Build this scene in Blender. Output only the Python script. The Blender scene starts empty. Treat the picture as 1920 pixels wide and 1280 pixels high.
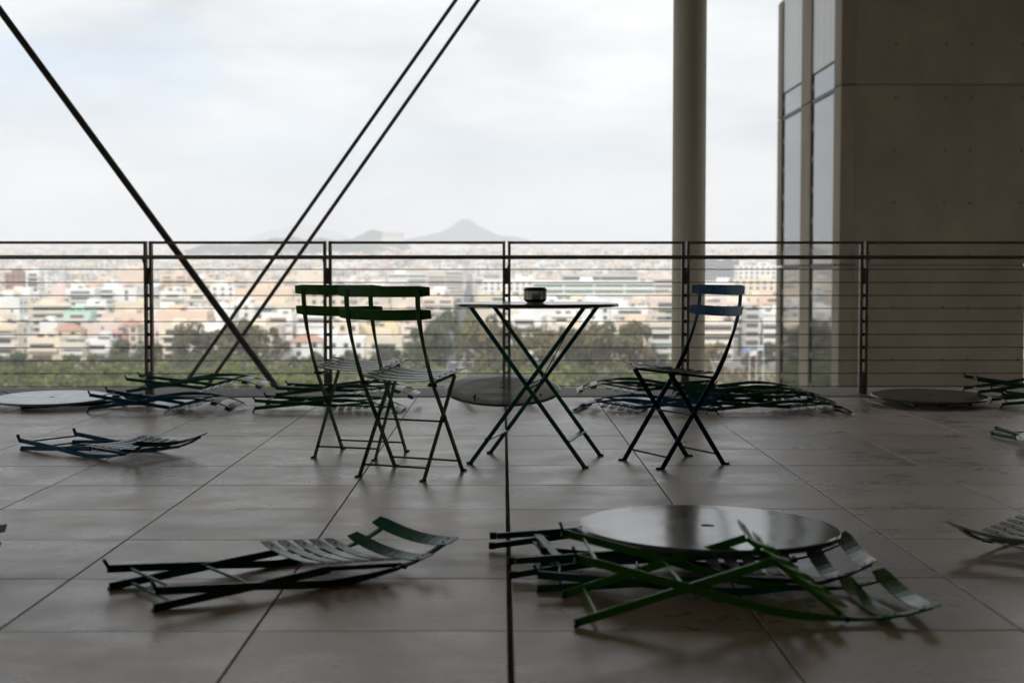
import bpy, math, random
import numpy as np
from mathutils import Vector, Matrix, Euler
R = math.radians
rnd = random.Random(7)
scn = bpy.context.scene
COL = scn.collection

# ------------------------------------------------------------------ camera
FPX, HORIZ, VPX, CAMH = 2667.0, 514.0, 943.0, 0.885
PITCH = math.atan((640 - HORIZ) / FPX)
YAW = math.atan((960 - VPX) / FPX)
cam = bpy.data.cameras.new('camera')
cam.sensor_width = 36.0
cam.lens = FPX / 1920 * 36.0
cam.clip_start, cam.clip_end = 0.05, 60000
cam.dof.use_dof = True
cam.dof.focus_distance = 6.5
cam.dof.aperture_fstop = 3.2
camo = bpy.data.objects.new('camera', cam)
COL.objects.link(camo)
camo.location = (0, 0, CAMH)
camo.rotation_euler = (R(90) - PITCH, 0, -YAW)
scn.camera = camo
CAMM = Euler((R(90) - PITCH, 0, -YAW)).to_matrix()

def ray(px, py):
    return CAMM @ Vector(((px - 960) / FPX, (640 - py) / FPX, -1))
def at(px, py, Y):                      # point of the place seen at a pixel, Y metres ahead
    d = ray(px, py)
    return Vector((0, 0, CAMH)) + d * (Y / d.y)
def pix(p):
    v = CAMM.transposed() @ (Vector(p) - Vector((0, 0, CAMH)))
    return 960 + FPX * v.x / -v.z, 640 - FPX * v.y / -v.z

# ------------------------------------------------------------------ world, sun, exposure
SUN_AZ, SUN_EL = R(202), R(38)
world = bpy.data.worlds.new('World')
scn.world = world
world.use_nodes = True
nt = world.node_tree
nt.nodes.clear()
N = nt.nodes.new
wout = N('ShaderNodeOutputWorld'); bg = N('ShaderNodeBackground')
sky = N('ShaderNodeTexSky'); sky.sky_type = 'NISHITA'; sky.sun_disc = False
sky.sun_elevation = SUN_EL; sky.sun_rotation = SUN_AZ; sky.dust_density = 3.0
tc = N('ShaderNodeTexCoord'); mp = N('ShaderNodeMapping'); mp.inputs['Scale'].default_value = (1.0, 1.0, 3.2)
nz = N('ShaderNodeTexNoise'); nz.inputs['Scale'].default_value = 3.1; nz.inputs['Detail'].default_value = 7; nz.inputs['Roughness'].default_value = 0.52
nz.inputs['Distortion'].default_value = 0.35
rp = N('ShaderNodeValToRGB'); rp.color_ramp.elements[0].position = 0.30; rp.color_ramp.elements[1].position = 0.50
rp.color_ramp.elements[0].color = (0.22, 0.22, 0.22, 1)
nz2 = N('ShaderNodeTexNoise'); nz2.inputs['Scale'].default_value = 5.0; nz2.inputs['Detail'].default_value = 6
rp2 = N('ShaderNodeValToRGB'); rp2.color_ramp.elements[0].position = 0.33; rp2.color_ramp.elements[1].position = 0.66
rp2.color_ramp.elements[0].color = (3.65, 3.85, 4.05, 1); rp2.color_ramp.elements[1].color = (6.2, 6.28, 6.28, 1)
skm = N('ShaderNodeMix'); skm.data_type = 'RGBA'; skm.blend_type = 'MULTIPLY'; skm.inputs[0].default_value = 1
skm.inputs[7].default_value = (0.98, 1.12, 1.3, 1)
mx = N('ShaderNodeMix'); mx.data_type = 'RGBA'
L = nt.links.new
L(tc.outputs['Generated'], mp.inputs[0]); L(mp.outputs[0], nz.inputs[0]); L(mp.outputs[0], nz2.inputs[0])
L(nz.outputs[0], rp.inputs[0]); L(nz2.outputs[0], rp2.inputs[0])
L(sky.outputs[0], skm.inputs[6]); L(skm.outputs[2], mx.inputs[6]); L(rp2.outputs[0], mx.inputs[7]); L(rp.outputs[0], mx.inputs[0])
sep = N('ShaderNodeSeparateXYZ'); L(tc.outputs['Generated'], sep.inputs[0])       # overcast skies brighten towards the zenith
ov = N('ShaderNodeMapRange'); ov.inputs[1].default_value = 0.0; ov.inputs[2].default_value = 1.0; ov.inputs[3].default_value = 0.95; ov.inputs[4].default_value = 2.2
L(sep.outputs[2], ov.inputs[0])
ovm = N('ShaderNodeVectorMath'); ovm.operation = 'SCALE'; L(mx.outputs[2], ovm.inputs[0]); L(ov.outputs[0], ovm.inputs['Scale'])
L(ovm.outputs[0], bg.inputs[0]); L(bg.outputs[0], wout.inputs[0])
bg.inputs[1].default_value = 0.13

sl = bpy.data.lights.new('sun', 'SUN'); sl.energy = 1.5; sl.angle = R(14); sl.color = (1, 0.95, 0.87)
so = bpy.data.objects.new('sun', sl); COL.objects.link(so)
sd = Vector((math.sin(SUN_AZ) * math.cos(SUN_EL), math.cos(SUN_AZ) * math.cos(SUN_EL), math.sin(SUN_EL)))
so.rotation_euler = (-sd).to_track_quat('-Z', 'Y').to_euler()
so.location = sd * 50

vs = scn.view_settings
vs.view_transform = 'Standard'; vs.look = 'None'; vs.exposure = 0.32; vs.gamma = 1; vs.use_curve_mapping = False
cy = scn.cycles
cy.max_bounces = 8; cy.diffuse_bounces = 4; cy.glossy_bounces = 4; cy.volume_bounces = 2; cy.transmission_bounces = 6
cy.caustics_reflective = False; cy.caustics_refractive = False
cy.use_denoising = True

# ------------------------------------------------------------------ materials
MATS = {}
def mat(name, col, rough=0.6, metal=0.0, var=0.0, nscale=4.0, objvar=0.0, ior=1.5, bump=0.0, bscale=40.0, stretch=(1, 1, 1), coord='Object', rvar=0.0, sub=None, spec=0.5, tint=(1, 1, 1)):
    if name in MATS: return MATS[name]
    m = bpy.data.materials.new(name); m.use_nodes = True
    t = m.node_tree; b = t.nodes['Principled BSDF']
    b.inputs['Base Color'].default_value = (*col, 1)
    b.inputs['Roughness'].default_value = rough
    b.inputs['Metallic'].default_value = metal
    b.inputs['IOR'].default_value = ior; b.inputs['Specular IOR Level'].default_value = spec; b.inputs['Specular Tint'].default_value = (*tint, 1)
    if var or objvar or bump or rvar:
        tcn = t.nodes.new('ShaderNodeTexCoord'); mpn = t.nodes.new('ShaderNodeMapping')
        mpn.inputs['Scale'].default_value = stretch
        t.links.new(tcn.outputs[coord], mpn.inputs[0])
        oi = t.nodes.new('ShaderNodeObjectInfo')
        cmb = t.nodes.new('ShaderNodeMath'); cmb.operation = 'MULTIPLY'; cmb.inputs[1].default_value = 37.0
        t.links.new(oi.outputs['Random'], cmb.inputs[0]); t.links.new(cmb.outputs[0], mpn.inputs['Location'])
        n1 = t.nodes.new('ShaderNodeTexNoise'); n1.inputs['Scale'].default_value = nscale; n1.inputs['Detail'].default_value = 8; n1.inputs['Roughness'].default_value = 0.62
        t.links.new(mpn.outputs[0], n1.inputs[0])
        # value factor = 1 + var*(noise-.5)*2 + objvar*(rand-.5)*2
        a = t.nodes.new('ShaderNodeMapRange'); a.inputs[1].default_value = 0.25; a.inputs[2].default_value = 0.75
        a.inputs[3].default_value = 1 - var; a.inputs[4].default_value = 1 + var
        t.links.new(n1.outputs[0], a.inputs[0])
        o = t.nodes.new('ShaderNodeMapRange'); o.inputs[3].default_value = 1 - objvar; o.inputs[4].default_value = 1 + objvar
        t.links.new(oi.outputs['Random'], o.inputs[0])
        mu = t.nodes.new('ShaderNodeMath'); mu.operation = 'MULTIPLY'
        t.links.new(a.outputs[0], mu.inputs[0]); t.links.new(o.outputs[0], mu.inputs[1])
        vm = t.nodes.new('ShaderNodeVectorMath'); vm.operation = 'SCALE'; vm.inputs[0].default_value = col
        t.links.new(mu.outputs[0], vm.inputs['Scale']); t.links.new(vm.outputs[0], b.inputs['Base Color'])
        if rvar:
            rr = t.nodes.new('ShaderNodeMapRange'); rr.inputs[1].default_value = 0.3; rr.inputs[2].default_value = 0.7
            rr.inputs[3].default_value = rough - rvar; rr.inputs[4].default_value = rough + rvar
            t.links.new(n1.outputs[0], rr.inputs[0]); t.links.new(rr.outputs[0], b.inputs['Roughness'])
        if bump:
            n2 = t.nodes.new('ShaderNodeTexNoise'); n2.inputs['Scale'].default_value = bscale; n2.inputs['Detail'].default_value = 5
            t.links.new(mpn.outputs[0], n2.inputs[0])
            bp = t.nodes.new('ShaderNodeBump'); bp.inputs['Strength'].default_value = bump; bp.inputs['Distance'].default_value = 0.01
            t.links.new(n2.outputs[0], bp.inputs['Height']); t.links.new(bp.outputs[0], b.inputs['Normal'])
    if sub:
        b.inputs['Transmission Weight'].default_value = sub
    MATS[name] = m
    return m

M_tile = mat('floor_tile', (0.385, 0.292, 0.195), 0.31, spec=0.46, tint=(1, 0.965, 0.89), var=0.42, nscale=3.2, objvar=0.18, bump=0.06, bscale=60, stretch=(1, 1.2, 1), rvar=0.075)
M_grout = mat('grout', (0.06, 0.045, 0.038), 0.9, var=0.2, nscale=30)
M_coping = mat('coping_stone', (0.26, 0.235, 0.215), 0.6, var=0.15, nscale=5)
M_conc = mat('tower_concrete', (0.205, 0.172, 0.122), 0.8, var=0.22, nscale=0.8, bump=0.15, bscale=10, stretch=(1, 1, 0.8))
M_col = mat('column_paint', (0.60, 0.55, 0.43), 0.55, var=0.05, nscale=3)
M_steel = mat('railing_steel', (0.19, 0.165, 0.135), 0.42, metal=0.1, var=0.15, nscale=20)
M_cable = mat('cable_steel', (0.07, 0.065, 0.06), 0.4, metal=0.5)
M_rod = mat('rod_paint', (0.075, 0.072, 0.060), 0.45, var=0.15, nscale=8)
M_black = mat('black_rubber', (0.012, 0.012, 0.012), 0.7)
M_soffit = mat('canopy_soffit', (0.50, 0.43, 0.33), 0.8, var=0.08, nscale=0.3)
M_back = mat('facade_dark', (0.11, 0.085, 0.055), 0.6, var=0.1)
M_glass = mat('tower_glass', (0.035, 0.04, 0.042), 0.03, ior=3.0, var=0.05, bump=0.02, bscale=0.8)
M_panel = mat('pale_panel', (0.50, 0.50, 0.49), 0.35, var=0.04, nscale=1)
M_dark = mat('dark_gasket', (0.015, 0.016, 0.016), 0.5)

PAINT = {
 'leaf_green':  mat('paint_leaf_green', (0.028, 0.105, 0.015), 0.24, spec=0.16, var=0.10, nscale=14, rvar=0.05),
 'grass_green': mat('paint_grass_green', (0.055, 0.235, 0.018), 0.24, spec=0.16, var=0.10, nscale=14, rvar=0.05),
 'pine_green':  mat('paint_pine_green', (0.012, 0.095, 0.068), 0.24, spec=0.16, var=0.10, nscale=14, rvar=0.05),
 'bottle_green':mat('paint_bottle_green', (0.014, 0.08, 0.04), 0.24, spec=0.16, var=0.10, nscale=14, rvar=0.05),
 'emerald':     mat('paint_emerald', (0.01, 0.13, 0.08), 0.24, spec=0.16, var=0.10, nscale=14, rvar=0.05),
 'petrol_blue': mat('paint_petrol_blue', (0.009, 0.066, 0.125), 0.26, spec=0.07, var=0.10, nscale=14, rvar=0.05),
 'pale_green':  mat('paint_pale_green', (0.16, 0.24, 0.17), 0.24, spec=0.16, var=0.08, nscale=14, rvar=0.05),
 'pale_mint':   mat('paint_pale_mint', (0.22, 0.32, 0.29), 0.24, spec=0.16, var=0.08, nscale=14, rvar=0.05),
 'slate':       mat('paint_slate_green', (0.045, 0.062, 0.055), 0.12, spec=0.6, var=0.10, nscale=10, rvar=0.03),
 'white_blue':  mat('paint_grey_blue', (0.18, 0.20, 0.23), 0.18, var=0.08, nscale=10, rvar=0.06),
 'white_grey':  mat('paint_white_grey', (0.42, 0.43, 0.42), 0.2, var=0.06, nscale=10, rvar=0.06),
}

# ------------------------------------------------------------------ mesh helpers
class MB:
    def __init__(s): s.v = []; s.f = []; s.mi = []
    def add(s, vs, fs, mi=0):
        o = len(s.v); s.v += [tuple(p) for p in vs]
        s.f += [tuple(i + o for i in f) for f in fs]; s.mi += [mi] * len(fs); return s
    def box(s, a, b, mi=0, M=None):
        x0, y0, z0 = a; x1, y1, z1 = b
        vs = [(x0,y0,z0),(x1,y0,z0),(x1,y1,z0),(x0,y1,z0),(x0,y0,z1),(x1,y0,z1),(x1,y1,z1),(x0,y1,z1)]
        if M is not None: vs = [M @ Vector(p) for p in vs]
        return s.add(vs, [(0,3,2,1),(4,5,6,7),(0,1,5,4),(1,2,6,5),(2,3,7,6),(3,0,4,7)], mi)
    def tube(s, a, b, r, n=8, r2=None, mi=0, cap=True):
        a, b = Vector(a), Vector(b); d = (b - a).normalized()
        u = d.orthogonal().normalized(); w = d.cross(u); r2 = r if r2 is None else r2
        vs = []
        for k in range(n):
            t = 2 * math.pi * k / n; c = u * math.cos(t) + w * math.sin(t); vs += [a + c * r, b + c * r2]
        fs = [(2*k, (2*k+2) % (2*n), (2*k+3) % (2*n), 2*k+1) for k in range(n)]
        if cap: fs += [tuple(2*k for k in range(n))[::-1], tuple(2*k+1 for k in range(n))]
        return s.add(vs, fs, mi)
    def sweep(s, pts, dims, mi=0):      # pts: (x,z) in the side plane at lateral y; dims: (half in plane, half lateral)
        n = len(pts); vs = []
        for i, (x, y, z) in enumerate(pts):
            a = Vector(pts[max(i-1, 0)]); b = Vector(pts[min(i+1, n-1)]); t = (b - a).normalized()
            nn = Vector((t.z, 0, -t.x)); hp, hl = dims[i]; p = Vector((x, y, z)); l = Vector((0, 1, 0))
            vs += [p + nn*hp + l*hl, p - nn*hp + l*hl, p - nn*hp - l*hl, p + nn*hp - l*hl]
        fs = [(3,2,1,0), tuple(4*(n-1)+k for k in range(4))]
        for i in range(n - 1):
            for k in range(4):
                fs.append((4*i+k, 4*i+(k+1) % 4, 4*i+4+(k+1) % 4, 4*i+4+k))
        return s.add(vs, fs, mi)
    def lathe(s, prof, n=32, mi=0):
        o = len(prof); vs = [(r*math.cos(2*math.pi*k/n), r*math.sin(2*math.pi*k/n), z) for k in range(n) for r, z in prof]
        fs = [(k*o+i, ((k+1) % n)*o+i, ((k+1) % n)*o+i+1, k*o+i+1) for k in range(n) for i in range(o-1)]
        return s.add(vs, fs, mi)
    def mesh(s, name, mats, smooth=False):
        me = bpy.data.meshes.new(name); me.from_pydata(s.v, [], s.f)
        for m in (mats if isinstance(mats, (list, tuple)) else [mats]): me.materials.append(m)
        if len(set(s.mi)) > 1: me.polygons.foreach_set('material_index', s.mi)
        if smooth: me.polygons.foreach_set('use_smooth', [True] * len(me.polygons))
        me.update(); return me
    def build(s, name, mats, parent=None, smooth=False, bevel=0):
        o = bpy.data.objects.new(name, s.mesh(name, mats, smooth)); COL.objects.link(o); o.parent = parent
        if bevel:
            b = o.modifiers.new('bevel', 'BEVEL'); b.width = bevel; b.segments = 2; b.limit_method = 'ANGLE'
        return o
def inst(name, me, parent=None, loc=(0,0,0), rot=None, scale=None):
    o = bpy.data.objects.new(name, me); COL.objects.link(o); o.parent = parent; o.location = loc
    if rot: o.rotation_euler = rot
    if scale: o.scale = scale
    return o
def empty(name, loc=(0,0,0), rz=0):
    o = bpy.data.objects.new(name, None); COL.objects.link(o); o.location = loc; o.rotation_euler = (0,0,rz); o.empty_display_size = 0.2; return o
def tag(o, label=None, cat=None, group=None, kind=None):
    if label: o['label'] = label
    if cat: o['category'] = cat
    if group: o['group'] = group
    if kind: o['kind'] = kind
    return o

# ------------------------------------------------------------------ terrace floor
TW, TD, JX0, JY0 = 0.638, 0.611, 0.018, 3.50
fl = MB().box((-24, -9.3, -0.5), (24, 11.02, -0.010)).build('terrace_floor', M_grout)
tag(fl, kind='structure')
def tile_mesh(w, d):
    h, c = 0.010, 0.0012
    m = MB(); x, y = w/2, d/2
    vs = [(-x,-y,-h),(x,-y,-h),(x,y,-h),(-x,y,-h),(-x,-y,-c),(x,-y,-c),(x,y,-c),(-x,y,-c),(-x+c,-y+c,0),(x-c,-y+c,0),(x-c,y-c,0),(-x+c,y-c,0)]
    fs = [(0,1,5,4),(1,2,6,5),(2,3,7,6),(3,0,4,7),(4,5,9,8),(5,6,10,9),(6,7,11,10),(7,4,8,11),(8,9,10,11)]
    return m.add(vs, fs).mesh('tile', M_tile)
tcache = {}
far = MB()
for i in range(-24, 24):
    for j in range(-15, 11):
        x0, x1 = JX0 + i*TW + 0.0028, JX0 + (i+1)*TW - 0.0028
        if i == 0: x0 += 0.0045
        if i == -1: x1 -= 0.0045
        y0, y1 = JY0 + j*TD + 0.0023, JY0 + (j+1)*TD - 0.0023
        if j == 5: y0 += 0.002
        if j == 4: y1 -= 0.002
        jz = rnd.uniform(-0.0005, 0.0004)
        if -8 <= i <= 7 and -2 <= j <= 10:
            key = (round(x1-x0, 4), round(y1-y0, 4))
            if key not in tcache: tcache[key] = tile_mesh(*key)
            inst('tile', tcache[key], fl, ((x0+x1)/2, (y0+y1)/2, jz), (0, 0, math.pi if rnd.random() < .5 and i not in (0, -1) and j not in (4, 5) else 0))
        elif x1 < 14 and x0 > -14:
            far.box((x0, y0, -0.010), (x1, y1, jz))
fo = far.build('tile_field', M_tile, fl); fo['kind'] = 'stuff'
cp = MB()
for k in range(-8, 9):
    cp.box((k*1.5 + 0.004, 10.245, -0.01), (k*1.5 + 1.496, 11.02, 0.006))
cpo = cp.build('coping', M_coping); tag(cpo, kind='structure')

# ------------------------------------------------------------------ canopy over the terrace, facade behind it
CZ = 13.0
cn = MB().box((-23, -11, CZ), (46, 37, CZ + 1.2))
for k in range(-4, 9): cn.box((k*5.5 - 0.15, -10.9, CZ - 0.5), (k*5.5 + 0.15, 36.9, CZ + 0.01))
tag(cn.build('canopy', M_soffit), 'broad flat canopy roof spanning high above the terrace', 'canopy')
tag(MB().box((-26, -10.5, -0.5), (46, -9.3, CZ)).build('rear_facade', M_back), 'dark facade wall closing the terrace opposite the railing', 'wall')
tag(MB().box((5.4, -9.3, -0.009), (5.9, 9.9, CZ)).build('right_light_blocker', M_back), 'dark unseen wall added to block light from the right', 'wall')  # out of view, set close by to keep the right floor darker

tag(MB().box((-14.6, 12.5, -28), (-14, 18.5, CZ)).build('left_sky_blocker', M_back), 'dark unseen wall added to block sky light from the left front', 'wall')  # added out of view to keep left sky off the blue chair back
# ------------------------------------------------------------------ railing
RY = 10.45
rail = empty('railing', (0, RY, 0))
tag(rail, 'grey steel terrace railing with thin horizontal cables and round handrail', 'railing')
BW, BX0 = 1.312, 0.027
post_me = MB().box((-0.010, -0.026, 0), (0.010, 0.026, 1.126)).mesh('post', M_steel)
spacer_me = MB().tube((-0.0095, 0, 0), (0.0095, 0, 0), 0.012, 8).mesh('spacer', M_dark)
lug_me = MB().box((-0.010, -0.02, -0.05), (0.010, 0.02, 0.05)).mesh('clamp_plate', M_steel)
foot_me = MB().box((-0.0095, -0.03, 0.002), (0.0095, 0.022, 0.16)).mesh('base_plate', M_steel)
CZs = [0.920 - 0.0955 * k for k in range(10)]
for i in range(-7, 8):
    x = BX0 + i * BW
    for sx in (-1, 1): inst('post', post_me, rail, (x + sx*0.0195, 0, 0))
    for z in CZs: inst('spacer', spacer_me, rail, (x, 0, z))
    inst('clamp_plate', lug_me, rail, (x, 0, 0.870))
    inst('base_plate', foot_me, rail, (x, 0, 0))
    if i < 7:
        MB().box((x + 0.0195 + 0.0102, -0.012, 1.106), (x + BW - 0.0195 - 0.0102, 0.012, 1.1255)).build('top_bar', M_steel, rail)
    s = -1 if x < 0 else 1
    MB().tube((x + s*0.024, -0.075, 0.995), (x, -0.03, 0.885), 0.007, 6).build('bracket', M_steel, rail)
for z in CZs:
    MB().tube((BX0 - 7*BW, 0, z), (BX0 + 7*BW, 0, z), 0.0033, 6).build('cable', M_cable, rail)
MB().tube((BX0 - 7.1*BW, -0.085, 1.008), (BX0 + 7.1*BW, -0.085, 1.008), 0.0150, 14).build('handrail', M_steel, rail, smooth=True)

# ------------------------------------------------------------------ bracing rods and column outside the railing
def rod(p, q, Y, r, label, grp=None):
    a, b = at(*p, Y), at(*q, Y); d = (b - a).normalized()
    if d.z < 0: a, b, d = b, a, -d
    lo = a + d * ((-1.6 - a.z) / d.z); hi = a + d * ((CZ + 0.02 - a.z) / d.z)
    o = empty('bracing_rod', lo); tag(o, label, 'rod', grp)
    MB().tube((0,0,0), hi - lo, r, 14).build('shaft', M_rod, o, smooth=True)
    f = (hi - lo).normalized()
    MB().tube((0,0,0), f*0.55, r*1.6, 14, r*1.2).build('socket', M_rod, o)
rod((0, 20), (521, 730), 11.35, 0.0275, 'thick dark steel rod slanting down to the right across the railing')
rod((855, 0), (345, 722), 11.75, 0.0155, 'left one of two thin parallel rods slanting up to the right')
rod((897, 0), (392, 718), 11.75, 0.0155, 'right one of two thin parallel rods slanting up to the right')
c0 = at(1291, 514, 12.6)
colm = empty('column', (c0.x, 12.6, -6)); tag(colm, 'tall round grey column standing behind the blue chair', 'column')
MB().tube((0,0,0), (0,0,CZ + 6.02), 0.1465, 48).build('shaft', M_col, colm, smooth=True)
MB().tube((0,0,0), (0,0,0.12), 0.26, 32).build('base_ring', M_col, colm)

# ------------------------------------------------------------------ concrete tower
tw = empty('concrete_tower', (7.80, 33.0, -28))
tag(tw, 'bare concrete stair tower with two tall glazed slots beyond the railing', 'tower')
TWX, TWD, TZ = 4.34, 7.6, 28.0
lifts = [(0, TZ - 3.07), (TZ - 3.04, TZ + 1.085), (TZ + 1.115, TZ + 5.235), (TZ + 5.265, TZ + 8.5)]
MB().box((0.36, 0.04, 0), (TWX - 0.04, TWD - 0.04, TZ + 8.46)).build('core', M_conc, tw)
for a, b in lifts:
    MB().box((0.34, 0, a), (TWX, TWD, b)).build('wall_lift', M_conc, tw, bevel=0.008)
    for y0, y1 in ((0, 0.70), (3.25, 4.40), (7.0, 7.6)):
        MB().box((0, y0 + (0.001 if y0 == 0 else 0), a), (0.338, y1, b)).build('pier', M_conc, tw, bevel=0.008)
hole_me = MB().tube((0, -0.002, 0), (0, 0.01, 0), 0.034, 12, 0.034).mesh('tie_hole', mat('tie_hole_mortar', (0.09, 0.078, 0.06), 0.9))
for k in range(-4, 8):
    for hx in (1.26, 2.42, 3.01, 4.19):
        z = TZ + 4.95 - 1.21 * k + (0.0 if k >= 0 else 0.0)
        if z < TZ + 8.4 and hx < TWX: inst('tie_hole', hole_me, tw, (hx, -0.001, z))
for y0, y1 in ((0.70, 3.25), (4.40, 7.0)):
    MB().box((0.10, y1 - 0.11, TZ - 20), (0.16, y1 - 0.001, TZ + 5.86)).build('jamb', M_dark, tw)
    for a, b in ((TZ - 20, TZ - 3.2), (TZ - 3.05, TZ + 1.02), (TZ + 1.14, TZ + 5.17), (TZ + 5.28, TZ + 5.87)):
        MB().box((0.05, y0 + 0.02, a), (0.08, y1 - 0.10, b)).build('pane', M_glass, tw)
        zz = a + 0.2
        for k in range(6):
            zz = a + 0.25 + k * 0.78
            if zz < b - 0.1: MB().box((0.045, y1 - 0.12, zz), (0.10, y1 - 0.06, zz + 0.14)).build('clip', M_col, tw)
    for z in (TZ + 1.08, TZ + 5.225):
        MB().box((0.02, y0 + 0.01, z - 0.05), (0.14, y1 - 0.09, z + 0.05)).build('transom', M_dark, tw)
    w = (y1 - y0) / 4
    for k in range(4):
        MB().box((0.045, y0 + k*w + 0.012, TZ + 5.93), (0.09, y0 + (k+1)*w - 0.012, TZ + 8.5)).build('panel', M_panel, tw)
    MB().box((0.10, y0 + .005, TZ + 5.9), (0.12, y1 - .005, TZ + 8.48)).build('panel_backing', M_dark, tw)

# ------------------------------------------------------------------ folding bistro chair
PIV = Vector((0, 0.254))
LB = [(0.172, 0.0), (0.086, 0.127), (0.0, 0.254), (-0.070, 0.352), (-0.123, 0.430), (-0.158, 0.495), (-0.190, 0.565), (-0.214, 0.625), (-0.234, 0.690), (-0.246, 0.755), (-0.250, 0.818)]
SB0 = [(-0.172, 0.0), (0.0, 0.254), (0.124, 0.437)]
OPEN = 2 * math.atan2(0.172, 0.254)
LATL, LATS, SEATD = 0.174, 0.160, 0.234
def chair_profile(fold):
    d = OPEN - fold; c, s = math.cos(d), math.sin(d)
    rot = lambda p: (c*(p[0]-PIV.x) - s*(p[1]-PIV.y) + PIV.x, s*(p[0]-PIV.x) + c*(p[1]-PIV.y) + PIV.y)
    SB = [rot(p) for p in SB0]; H = Vector(SB[2])
    best = None                                   # where the back of the seat meets the long bar
    for i in range(3, len(LB) - 1):
        for k in range(20):
            p = Vector(LB[i]).lerp(Vector(LB[i+1]), k / 20); e = abs((p - H).length - SEATD)
            if best is None or e < best[0]: best = (e, p)
    return SB, H, best[1]
def slat(L, w, sag, t=0.0032, n=10, taper=0.0):    # lies in x(w) y(L), bowed so the ends rise in +z
    m = MB(); vs = []
    for k in range(n + 1):
        y = -L/2 + L*k/n; z = sag * (2*y/L)**2; hw = w/2 * (1 - (0.22 if k in (0, n) else 0))
        vs += [(-hw, y, z), (hw, y, z), (hw, y, z - t), (-hw, y, z - t)]
    fs = [(0,1,2,3), tuple(4*n + q for q in (3,2,1,0))]
    for k in range(n):
        for q in range(4): fs.append((4*k+q, 4*k+4+q, 4*k+4+(q+1) % 4, 4*k+(q+1) % 4))
    return m.add(vs, fs)
def make_chair(label, paint, fold=None, group=None):
    fold = OPEN if fold is None else fold
    P = PAINT[paint]; SB, H, Rr = chair_profile(fold)
    root = empty('folding_chair'); tag(root, label, 'chair', group)
    for s in (-1, 1):
        m = MB(); pts = [(x, s*LATL, z) for x, z in LB]
        dims = [(0.0110, 0.0040)] * 6 + [(0.0075, 0.0040), (0.0048, 0.0075), (0.0036, 0.0105), (0.0034, 0.0110), (0.0034, 0.0110)]
        lg = m.sweep(pts, dims).build('back_leg', P, root, bevel=0.0015)
        fx, fz = LB[0]; MB().box((fx - 0.012, s*LATL - 0.007, 0.0005), (fx + 0.028, s*LATL + 0.007, 0.008)).build('foot', M_black, lg)
        m = MB(); pts = [(x, s*LATS, z) for x, z in SB]
        lg = m.sweep(pts, [(0.0110, 0.0040)] * 3).build('front_leg', P, root, bevel=0.0015)
        a, b = Vector(SB[0]), Vector(SB[1]); d = (a - b).normalized()
        M = Matrix.Translation((SB[0][0], s*LATS, SB[0][1])) @ Matrix.Rotation(-(OPEN - fold), 4, 'Y')
        MB().box((-0.028, -0.007, 0.0005), (0.012, 0.007, 0.008), M=M).build('foot', M_black, lg)
        # seat rail and stop knob
        p, q = H, Rr
        MB().sweep([(p.x, s*0.150, p.y), (q.x, s*0.150, q.y)], [(0.006, 0.003)] * 2).build('seat_rail', P, root)
        MB().tube((q.x, s*0.150, q.y), (q.x, s*(LATL + 0.014), q.y), 0.0075, 8).build('stop_knob', M_black, root)
        MB().tube((PIV.x, s*(LATS - 0.008), PIV.y), (PIV.x, s*(LATL + 0.007), PIV.y), 0.0055, 8).build('pivot_bolt', P, root)
    # stretchers
    def stretch(pt, lat, r=0.0045):
        MB().tube((pt[0], -lat, pt[1]), (pt[0], lat, pt[1]), r, 8).build('stretcher', P, root)
    lerp2 = lambda p, q, t: (p[0] + (q[0]-p[0])*t, p[1] + (q[1]-p[1])*t)
    stretch(lerp2(LB[0], LB[2], 0.20), LATL); stretch(lerp2(SB[0], SB[1], 0.20), LATS); stretch(lerp2(LB[0], LB[2], 0.94), LATL)
    # seat slats
    u = (Rr - H).normalized(); nrm = Vector((u.y, -u.x))     # nrm: the sitting side
    if nrm.dot(Vector((math.sin(0.0), 1))) < 0 and fold > 0.9: nrm = -nrm
    if fold <= 0.9 and nrm.x < 0: nrm = -nrm
    for k in range(5):
        p = H + u * (-0.024 + k * 0.0545) + nrm * 0.0095
        sm = slat(0.405, 0.038, 0.018)
        for y in (-0.158, 0.158):
            zz = 0.018 * (2*y/0.405)**2
            sm.tube((0, y, zz), (0, y, zz + 0.0022), 0.0042, 8, mi=1)
        o = sm.build('seat_slat', [P, M_dark], root)
        X = Vector((u.x, 0, u.y)); Z = Vector((nrm.x, 0, nrm.y)); Y = Z.cross(X)
        o.matrix_local = Matrix.Translation((p.x, 0, p.y)) @ Matrix((X, Y, Z)).transposed().to_4x4()
    # back slats on the front of the uprights
    for i0, t in ((8, 0.35), (10, -0.10)):
        p = Vector(LB[i0]).lerp(Vector(LB[min(i0+1, 10)] if t > 0 else LB[i0-1]), abs(t))
        q0, q1 = Vector(LB[i0-1]), Vector(LB[min(i0+1, 10)]); u2 = (q1 - q0).normalized(); n2 = Vector((u2.y, -u2.x))
        if n2.x < 0: n2 = -n2
        p = p + n2 * 0.0055
        sm = slat(0.450, 0.047, 0.026)
        for y in (-0.174, 0.174):
            zz = 0.026 * (2*y/0.45)**2
            for xx in (-0.010, 0.010): sm.tube((xx, y, zz), (xx, y, zz + 0.002), 0.0036, 8, mi=1)
        o = sm.build('back_slat', [P, M_dark], root)
        X = Vector((u2.x, 0, u2.y)); Z = Vector((n2.x, 0, n2.y)); Y = Z.cross(X)
        # shift so the bowed slat touches the uprights at y = +-0.174
        p = p - n2 * 0.026 * (2*0.174/0.45)**2
        o.matrix_local = Matrix.Translation((p.x, 0, p.y)) @ Matrix((X, Y, Z)).transposed().to_4x4()
    return root
def stand(root, x, y, heading):
    root.location = (x, y, 0); root.rotation_euler = (0, 0, R(heading))
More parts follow.
